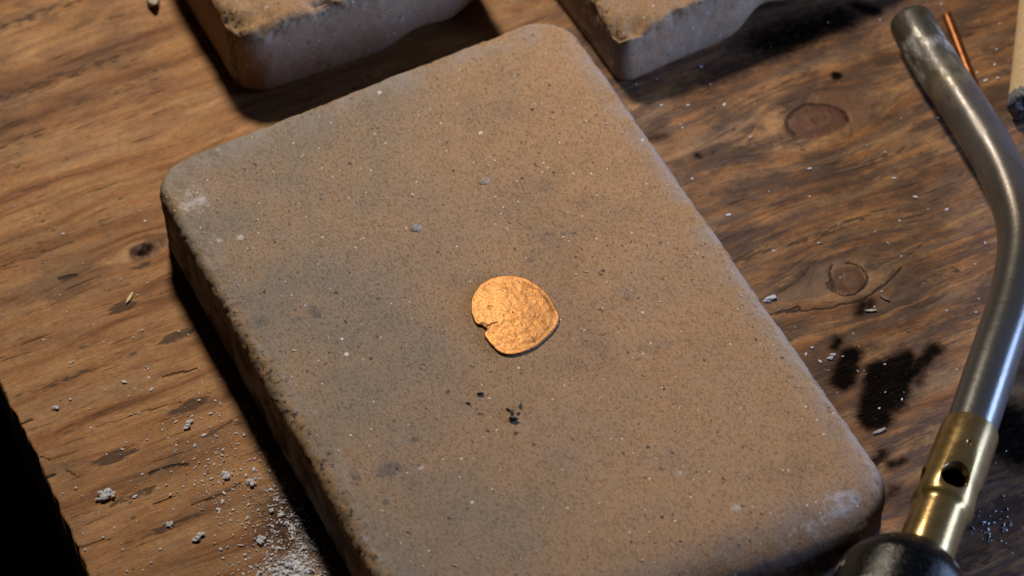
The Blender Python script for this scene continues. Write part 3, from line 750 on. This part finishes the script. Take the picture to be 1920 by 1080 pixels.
def lathe(prof, n=72):
    """profile [(s, r)] along +Z, closed shell"""
    bm = bmesh.new(); rings = []
    for s, r in prof:
        rings.append([bm.verts.new((r * math.cos(2 * math.pi * k / n), r * math.sin(2 * math.pi * k / n), s)) for k in range(n)])
    for a, b in zip(rings[:-1], rings[1:]):
        for k in range(n): bm.faces.new((a[k], a[(k + 1) % n], b[(k + 1) % n], b[k]))
    return bm, rings
LT = float(np.linalg.norm(neck - path[-1]))
xax = np.cross(sdir, [0, 0, 1.0]); xax /= np.linalg.norm(xax); yax = np.cross(sdir, xax)
view = (CAM * 1000 - neck); view /= np.linalg.norm(view)
def axial_matrix(o):
    M = Matrix.Identity(4)
    for r in range(3):
        M[r][0] = xax[r]; M[r][1] = yax[r]; M[r][2] = sdir[r]; M[r][3] = (path[-1][r] - np.array([neck[0], neck[1], 0])[r]) * MM
    o.matrix_local = M
# brass collar: thick-walled, drilled with air holes
prof = [(-.4, 5.98), (-.4, 6.45), (-.1, 6.75), (.2, 6.8), (8, 6.85), (18, 7.1), (23.6, 7.15), (24.4, 6.75), (25.2, 6.35), (26.0, 6.35), (LT - 2, 6.45), (LT + 14, 6.45), (LT + 14, 4.9), (19, 4.9), (8.2, 4.9), (7.8, 5.98)]
bm, rg = lathe([(a * MM, b * MM) for a, b in prof])
for k in range(72): bm.faces.new((rg[-1][k], rg[-1][(k + 1) % 72], rg[0][(k + 1) % 72], rg[0][k]))
bmesh.ops.recalc_face_normals(bm, faces=bm.faces)
collar = bm_obj('brass_collar', bm, BRASS, torch, smooth=True)
def ang_for_px(px, py):
    """angle round the axis of the point of the collar seen at a pixel, and its station"""
    best = None
    for s in np.linspace(0, LT, 120):
        for a in np.linspace(0, 2 * math.pi, 180):
            nrm = xax * math.cos(a) + yax * math.sin(a)
            if np.dot(nrm, view) < .2: continue
            p = path[-1] + sdir * s + nrm * 6.9
            q = ROT @ (p * MM - CAM); u, v = 960 + FPX * q[0] / q[2], 540 + FPX * q[1] / q[2]
            e = (u - px) ** 2 + (v - py) ** 2
            if best is None or e < best[0]: best = (e, s, a)
    return best[1:]
hs, ha = ang_for_px(1792, 889)
ss2, sa = ang_for_px(1817, 829)
cut = bmesh.new()
def cutter(s, a, prof):
    """solid of revolution [(radial distance, radius)] pointing outwards at angle a"""
    d = Vector((math.cos(a), math.sin(a), 0)); e1 = Vector((-d.y, d.x, 0)); e2 = Vector((0, 0, 1)); n = 40
    rings = [[cut.verts.new(Vector((0, 0, s * MM)) + d * (q * MM) + (e1 * math.cos(2 * math.pi * k / n) + e2 * math.sin(2 * math.pi * k / n)) * (r * MM)) for k in range(n)] for q, r in prof]
    for A, B in zip(rings[:-1], rings[1:]):
        for k in range(n): cut.faces.new((A[k], A[(k + 1) % n], B[(k + 1) % n], B[k]))
    cut.faces.new(rings[0][::-1]); cut.faces.new(rings[-1])
for k in range(4): cutter(hs, ha + k * math.pi / 2, [(4.0, 3.1), (6.1, 3.1), (7.0, 3.75), (9.0, 3.75)])
cutter(ss2, sa, [(6.25, .2), (7.0, .85), (8.0, 1.2)])
bmesh.ops.recalc_face_normals(cut, faces=cut.faces)
cme = bpy.data.meshes.new('cut'); cut.to_mesh(cme); cut.free()
cob = bpy.data.objects.new('cut', cme); COL.objects.link(cob); cob.location = torch.location
md = collar.modifiers.new('b', 'BOOLEAN'); md.object = cob; md.operation = 'DIFFERENCE'; md.solver = 'EXACT'
bv = collar.modifiers.new('bv', 'BEVEL'); bv.width = .12 * MM; bv.segments = 2; bv.limit_method = 'ANGLE'; bv.angle_limit = math.radians(40)
bpy.context.view_layer.update()
ev = collar.evaluated_get(bpy.context.evaluated_depsgraph_get())
nm = bpy.data.meshes.new_from_object(ev); nm.name = 'brass_collar'
assert len(nm.polygons) > 1000
collar.modifiers.clear(); collar.data = nm
bpy.data.objects.remove(cob, do_unlink=True); bpy.data.meshes.remove(cme)
nm.materials.clear(); nm.materials.append(BRASS)
for p in nm.polygons: p.use_smooth = True
nm.set_sharp_from_angle(angle=math.radians(35))
axial_matrix(collar)
# gas jet inside the collar
bm, rg = lathe([(a * MM, b * MM) for a, b in [(hs - 1.5, .01), (hs - 1.5, 1.4), (hs + 2, 1.6), (hs + 2, 2.6), (LT + 3, 2.6), (LT + 3, .01)]], 32)
jet = bm_obj('gas_jet', bm, BRASS, collar, smooth=False)
# black enamelled handle: domed front, long body
HO = 4.6
HP = [(LT + HO - .4, 6.2)]
for t in np.linspace(0, 1, 14)[1:]:
    a = t * math.pi / 2
    HP.append((LT + HO - .4 + 12.0 * t, 6.5 + 8.7 * math.sin(a)))
HP += [(LT + 25, 15.3), (LT + 40, 15.2), (LT + 80, 14.4), (LT + 95, 12.5), (LT + 98, 9), (LT + 98.5, .01)]
bm, rg = lathe([(a * MM, b * MM) for a, b in HP])
h = bm_obj('handle', bm, BLACK, torch); axial_matrix(h)
h.location -= Vector((.68, -.73, 0)) * 1.6 * MM
h['label'] = 'chipped black enamel handle'

# ------------------------------------------------------------------ copper rod and wooden dowel
def stick(name, p0, p1, r, mat, rough_end=0.0, n=20, steps=50, taper=0.0, seed=0):
    p0, p1 = np.array(p0, float), np.array(p1, float); L = np.linalg.norm(p1 - p0); d = (p1 - p0) / L
    sd = np.cross(d, [0, 0, 1.0]); sd /= np.linalg.norm(sd); up = np.cross(sd, d)
    th = np.linspace(0, 2 * math.pi, n, endpoint=False)
    rows = []; S = []
    fr = [0, .15, .4, .75, 1.0]
    def ring(s, rr):
        j = rough_end * perlin(np.cos(th) * 1.5 + seed, np.sin(th) * 1.5, s * .4) * (1 if s < 6 else .05)
        j2 = rough_end * perlin(np.cos(th) * 2 + 9 + seed, np.sin(th) * 2, s * .4) * (1.6 if s < 2.5 else 0)
        R_ = rr * (1 + j * .25)
        rows.append(p0 + d * s + (R_ * np.cos(th))[:, None] * sd + (R_ * np.sin(th))[:, None] * up + (j2 * 1.2)[:, None] * d); S.append(np.full(n, s))
    for f in (.25, .6, .88): ring(0.0 + .35 * r * (f - .88 if f < .88 else 0) * 0, r * f)
    ring(.12 * r, r * .97)
    for s in np.linspace(.3 * r, L, steps): ring(s, r)
    V = np.array(rows); nr = len(rows); idx = np.arange(nr * n).reshape(nr, n); nx = np.roll(idx, -1, 1)
    q = np.stack([idx[:-1], idx[1:], nx[1:], nx[:-1]], -1).reshape(-1, 4)
    V = V.reshape(-1, 3); V = np.vstack([V, rows[0].mean(0), rows[-1].mean(0)]); j = np.arange(n); jn = (j + 1) % n
    tr = np.concatenate([np.stack([idx[0][j], idx[0][jn], np.full(n, len(V) - 2)], -1), np.stack([idx[-1][jn], idx[-1][j], np.full(n, len(V) - 1)], -1)])
    c = np.array([p0[0], p0[1], 0])
    o = np_mesh(name, (V - c) * MM, q, mat, dict(s=np.concatenate([np.array(S).ravel(), [0, L]])), tris=tr)
    o.location = c * MM
    return o
COP = simple('copper_rod_metal', (.30, .115, .040), .42, metal=.9, nscale=.5, amount=.3, bump=.00008)
a, b = atm(1775, 28, 1.25), atm(1817, 138, 1.25)
o = stick('copper_rod', a, a + (b - a) / np.linalg.norm(b - a) * 62, 1.3, COP, .1)
tag(o, 'thin copper rod on the bench partly hidden behind the torch tip', 'rod')

def dowel_mat():
    g = G('pale_dowel_wood'); p = g.pos(); s = g.attr('s')
    n = g.noise(g.vscale(p, (.9, .9, .9)), 1.0, 4.0, .6)
    c = g.mix(g.ss(n, .35, .7), (.50, .36, .20), (.62, .47, .28))
    e = g.ss(g.m('ADD', s, g.m('MULTIPLY', g.m('SUBTRACT', g.noise(p, .7, 3.0, .6), .5), 2.5)), 4.8, 4.0)
    c = g.mix(e, c, g.mix(g.ss(g.noise(p, 1.2, 4.0, .7), .4, .6), (.055, .060, .075), (.20, .21, .24)))
    g.set(Base_Color=c, Roughness=.65, Normal=g.bump(n, .0002, .6))
    return g.mat
a = atm(1922, 206, 4.6); b = atm(1934, 90, 4.6)
o = stick('wooden_dowel', a, a + (b - a) / np.linalg.norm(b - a) * 130, 4.5, dowel_mat(), .9, n=36, seed=3)
tag(o, 'pale wooden dowel with charred grey tip right of the torch', 'dowel')

# ------------------------------------------------------------------ crumbs and chips
CRM = []
def crumb_mesh(seed, lumps=1, flat=.7, sub=2):
    bm = bmesh.new(); rnd = random.Random(seed)
    for k in range(lumps):
        off = Vector((rnd.gauss(0, .5), rnd.gauss(0, .3), rnd.uniform(0, .3))) if lumps > 1 else Vector((0, 0, 0))
        sc = rnd.uniform(.18, .48) if lumps > 1 else 1.0
        r = bmesh.ops.create_icosphere(bm, subdivisions=sub, radius=1)
        st = Vector((rnd.uniform(.85, 1.6), rnd.uniform(.5, 1.0), flat * rnd.uniform(.7, 1.1)))
        for v in r['verts']:
            nz = mnoise.noise(v.co * 1.6 + Vector((seed * 3.7 + k, 0, 0))) * .5 + mnoise.noise(v.co * 4.1 + Vector((0, seed + k, 0))) * .22
            c = v.co * (1 + nz); v.co = Vector((c.x * st.x, c.y * st.y, c.z * st.z)) * sc + off
    zmin = min(v.co.z for v in bm.verts)
    for v in bm.verts: v.co.z -= zmin + .10
    me = bpy.data.meshes.new('white_crumb'); bm.to_mesh(me); bm.free(); me.materials.append(CRUMB)
    return me
single = [crumb_mesh(i, 1, .6, 1) for i in range(6)]
clump = [crumb_mesh(20 + i, 16, .8, 1) for i in range(4)]
def crumb(px, py, r, label, group, big=False, z=0.0, sx=1.0):
    me = (clump if big else single)[random.randrange(4)]
    o = bpy.data.objects.new('white_crumb', me); COL.objects.link(o)
    c = atm(px, py, z); o.location = (c[0] * MM, c[1] * MM, (z - .12) * MM)
    r *= .80 if big else .48; o.scale = (r * MM * sx, r * MM, r * MM * .85); o.rotation_euler = (0, 0, random.uniform(0, 6.28))
    return tag(o, label, 'crumb', group)
GL = 'crumbs on the wood left of the coin brick'; GR = 'crumbs on the wood between brick and torch'
crumb(197, 931, 2.2, 'largest white crumb clump, near the dark board end at lower left', GL, True)
crumb(426, 895, 1.7, 'rounded white crumb clump left of the smaller paired clump by the brick shadow', GL, True)
crumb(470, 906, 1.5, 'white two-lobed crumb clump just left of the brick shadow', GL, True)
crumb(232, 716, 1.15, 'oval white crumb alone on bare wood at middle left', GL, False)
crumb(104, 765, 1.05, 'white crumb nearest the dark board end at middle left', GL, True)
crumb(372, 1008, 1.6, 'loose white crumb clump at the bottom, left of the powder pile', GL, True)
crumb(316, 985, 1.2, 'white crumb with a faint dusty smear beside it at lower left', GL, True)
crumb(353, 797, 1.5, 'flat white crumb cluster beside the dark stain left of the brick', GL, True)
crumb(489, 1010, 1.7, 'white crumb cluster at the left rim of the powder pile', GL, True)
for (px, py, r) in [(82, 637, .6), (132, 680, .6), (191, 671, .7), (250, 633, .7), (267, 619, .7), (132, 749, .75), (253, 931, .9), (142, 915, .85), (312, 909, .7), (319, 928, .7), (418, 844, .85),
                    (230, 1030, .8), (228, 1018, .6), (238, 1071, .85), (160, 1031, .7), (458, 816, .9), (382, 816, .9), (279, 708, .65), (284, 730, .8), (278, 691, .6), (267, 732, .5), (170, 802, .6), (183, 818, .4),
                    (236, 829, .5), (229, 842, .6), (200, 852, .4), (270, 806, .5), (276, 824, .5), (305, 795, .6), (330, 790, .7), (365, 835, .7), (372, 846, .5), (330, 843, .5), (364, 860, .5), (412, 712, .7), (300, 1030, .7),
                    (284, 1055, .7), (415, 1030, .8), (436, 1060, .8), (325, 955, .7), (335, 940, .6), (410, 955, .9), (407, 970, .6), (417, 940, .9), (476, 880, .9), (487, 898, .9), (509, 958, 1.4), (460, 990, .7), (117, 925, .5), (153, 930, .45),
                    (155, 1000, .5), (193, 1007, .5), (118, 438, .6), (112, 553, .5), (258, 553, .7), (262, 395, .5), (227, 780, .35), (395, 775, .8), (413, 757, .9), (360, 780, .6)]:
    lab = ('small white crumb on the wood near the dark knot left of the brick' if py < 600 else
           'small white crumb on the wood close to the dark board end' if px < 200 else
           'small white crumb on the wood below the brown stains left of the brick' if py < 760 else
           'small white crumb at lower left along the black shadow of the brick' if px > 375 else
           'small white crumb on the open wood at lower left')
    crumb(px, py, r, lab, 'crumbs: ' + lab[len('small white crumb '):])
crumb(1443, 561, 1.35, 'long white flake touching the right edge of the coin brick', GR, True, sx=1.5)
crumb(1559, 669, 1.2, 'white crumb at the tip of the oval scorch mark', GR, True)
for (px, py, r) in [(1358, 196, .85), (1315, 125, .7), (1690, 221, .5), (1677, 334, .8), (1518, 316, .8), (1717, 370, 1.1), (1740, 392, .6), (1775, 393, .8), (1687, 414, .7), (1366, 403, .9), (1518, 369, .7), (1523, 652, .9), (1511, 664, .7), (1538, 678, .9), (1775, 582, .5),
                    (1832, 136, .7), (1848, 151, 1.0), (1871, 147, 1.0), (1869, 93, .8), (1865, 121, .7), (1892, 114, .5), (1765, 7, .8), (1875, 45, .7), (1657, 70, .4), (1290, 197, .7), (1240, 197, .6), (1332, 158, .5), (1450, 470, .6), (1535, 455, .5), (1690, 480, .5), (1847, 455, .6), (1828, 495, .5), (1640, 575, .7), (1580, 668, .5),
                    (1600, 625, .4), (1500, 690, .5), (1830, 585, .5), (1835, 560, .5), (1620, 695, .35), (1660, 735, .35), (1695, 735, .35)]:
    lab = ('small white crumb on the wood between the torch tip and the dowel' if px > 1740 and py < 200 else
           'small white crumb on the wood in front of the rear right brick' if py < 230 else
           'small white crumb on the wood between the two right knots' if py < 500 else
           'small white crumb on the wood around the black scorch marks')
    crumb(px, py, r, lab, 'crumbs: ' + lab[len('small white crumb '):])

# uncountable fine crumbs and powder
def scatter(name, pts, mat, label_kind='stuff'):
    ico = bmesh.new(); bmesh.ops.create_icosphere(ico, subdivisions=1, radius=1)
    base = np.array([v.co[:] for v in ico.verts]); fc = np.array([[v.index for v in f.verts] for f in ico.faces]); ico.free()
    rs = np.random.RandomState(5); V, F = [], []
    for i, (x, y, z, r) in enumerate(pts):
        b = base * (1 + rs.uniform(-.38, .38, (len(base), 1))) * np.array([rs.uniform(.8, 2.0), rs.uniform(.5, 1.0), rs.uniform(.5, .9)])
        a = rs.uniform(0, 6.28); c, s = math.cos(a), math.sin(a)
        b = np.stack([b[:, 0] * c - b[:, 1] * s, b[:, 0] * s + b[:, 1] * c, b[:, 2]], -1) * r
        F.append(fc + len(base) * i); V.append(b + [x, y, z + r * .35 - .12])
    o = np_mesh(name, np.concatenate(V) * MM, np.zeros((0, 4), int), mat, tris=np.concatenate(F), smooth=False)
    o['kind'] = 'stuff'
    return o
rs = np.random.RandomState(3)
pts = []
def inside_main(x, y, mgn=0.0): return -58.8 - mgn < x < 59 + mgn and -90 - mgn < y < 91 + mgn
def gauss(n, px, py, sx, sy, r0, r1, rho=0.0):
    k = 0; t = 0
    while k < n and t < n * 20:
        t += 1
        u, v = rs.normal(size=2); v = rho * u + math.sqrt(1 - rho * rho) * v
        c = atm(px + u * sx, py + v * sy)
        if inside_main(c[0], c[1]) or c[0] < -108.5: continue
        r = .85 * (r0 + (r1 - r0) * rs.rand() ** 3.0)
        pts.append((c[0], c[1], 0.0, r)); k += 1
gauss(620, 565, 1005, 34, 62, .09, .50, .5)
gauss(560, 535, 1070, 52, 26, .09, .50)
gauss(500, 500, 960, 55, 75, .08, .40, .5)
gauss(420, 430, 890, 75, 95, .07, .36, .6)
gauss(120, 330, 850, 120, 130, .10, .34, .3)
gauss(60, 1850, 985, 40, 22, .12, .4)
for i in range(120):
    c = atm(rs.uniform(1150, 1920), rs.uniform(0, 1060))
    if inside_main(c[0], c[1], 2): continue
    pts.append((c[0], c[1], 0.0, rs.uniform(.08, .28)))
for i in range(70):
    c = atm(rs.uniform(0, 480), rs.uniform(350, 1080))
    if inside_main(c[0], c[1]) or c[0] < -108.5: continue
    pts.append((c[0], c[1], 0.0, rs.uniform(.08, .3)))
for i in range(45):                                        # powder drift at the lower left of the brick
    u, v = rs.normal(size=2); c = atm(545 + u * 20, 1072 + v * 10)
    if inside_main(c[0], c[1]): continue
    pts.append((c[0], c[1], .0, rs.uniform(.3, .75)))
scatter('white_powder', pts, CRUMB)

# loose grit on top of the coin brick
pts = []
for i in range(150):
    x, y = rs.uniform(-54, 54), rs.uniform(-84, 84)
    pts.append((x, y, T0 + .08, .10 + .26 * rs.rand() ** 2.5))
scatter('brick_grit', pts, simple('pale_grit', (.60, .56, .50), .9, bump=0))

DARK = simple('black_slag', (.022, .020, .022), .45, nscale=2.0, amount=.4, bump=.0001)
dm = []
for i in range(3):
    me = crumb_mesh(60 + i, 1, .7, 2); me.name = 'slag_grain'; me.materials.clear(); me.materials.append(DARK); dm.append(me)
for px, py, r in [(963, 788, .75), (960, 774, .5), (972, 776, .42), (953, 769, .38), (976, 762, .45), (901, 740, .55), (878, 757, .35)]:
    o = bpy.data.objects.new('slag_grain', dm[random.randrange(3)]); COL.objects.link(o)
    c = atm(px, py, T0); o.location = (c[0] * MM, c[1] * MM, (T0 - .02) * MM); o.scale = (r * MM,) * 3; o.rotation_euler = (0, 0, random.uniform(0, 6))
    if px == 963: tag(o, 'largest of the tiny black slag grains clustered below the coin', 'slag grain', 'slag grains below the coin')
    elif px > 940: tag(o, 'tiny black slag grain in the cluster below the coin', 'slag grain', 'slag grains in the cluster')
    elif px == 901: tag(o, 'single black slag grain just left of the cluster below the coin', 'slag grain', 'slag grains below the coin')
    else: tag(o, 'smallest black slag grain, farthest left below the coin', 'slag grain', 'slag grains below the coin')

# splinters and flakes
def splinter(name, px, py, ang, L, wd, th, col, label, cat, z=0.0):
    bm = bmesh.new(); bmesh.ops.create_cube(bm, size=1); bmesh.ops.subdivide_edges(bm, edges=bm.edges, cuts=3, use_grid_fill=True)
    for v in bm.verts:
        t = v.co.x * 2; k = (1 - .55 * abs(t) ** 2) if t > 0 else (1 - .75 * abs(t) ** 1.5)
        nz = mnoise.noise(v.co * 4 + Vector((px, py, 0)))
        v.co = Vector((v.co.x * L, v.co.y * wd * k + nz * wd * .25, v.co.z * th * k + th * .5 + t * t * th * .6)) * MM
    o = bm_obj(name, bm, simple(name + '_stuff', col, .7, bump=.0001), None, smooth=False)
    c = atm(px, py, z); o.location = (c[0] * MM, c[1] * MM, (z - .08) * MM); o.rotation_euler = (0, .0, ang)
    return tag(o, label, cat)
splinter('wood_splinter', 243, 560, .76, 3.6, .8, .5, (.85, .68, .36), 'bright pale wood splinter beside the dark stain at left', 'splinter')
splinter('plaster_flake', 1632, 583, -.41, 2.8, .6, .4, (.60, .59, .60), 'white sliver lying just below the right knot', 'flake')
splinter('plaster_flake', 1648, 809, .0, 3.4, .7, .4, (.46, .43, .42), 'curved pale flake below the large black scorch mark', 'flake')
splinter('wood_splinter', 1657, 558, -1.13, 3.0, .9, .35, (.20, .155, .125), 'grey brown wood chip right of the round knot', 'splinter')
splinter('stone_chip', 288, 6, 1.42, 7.0, 3.4, 2.4, (.34, .31, .28), 'grey chip at the top edge left of the worn brick', 'chip')
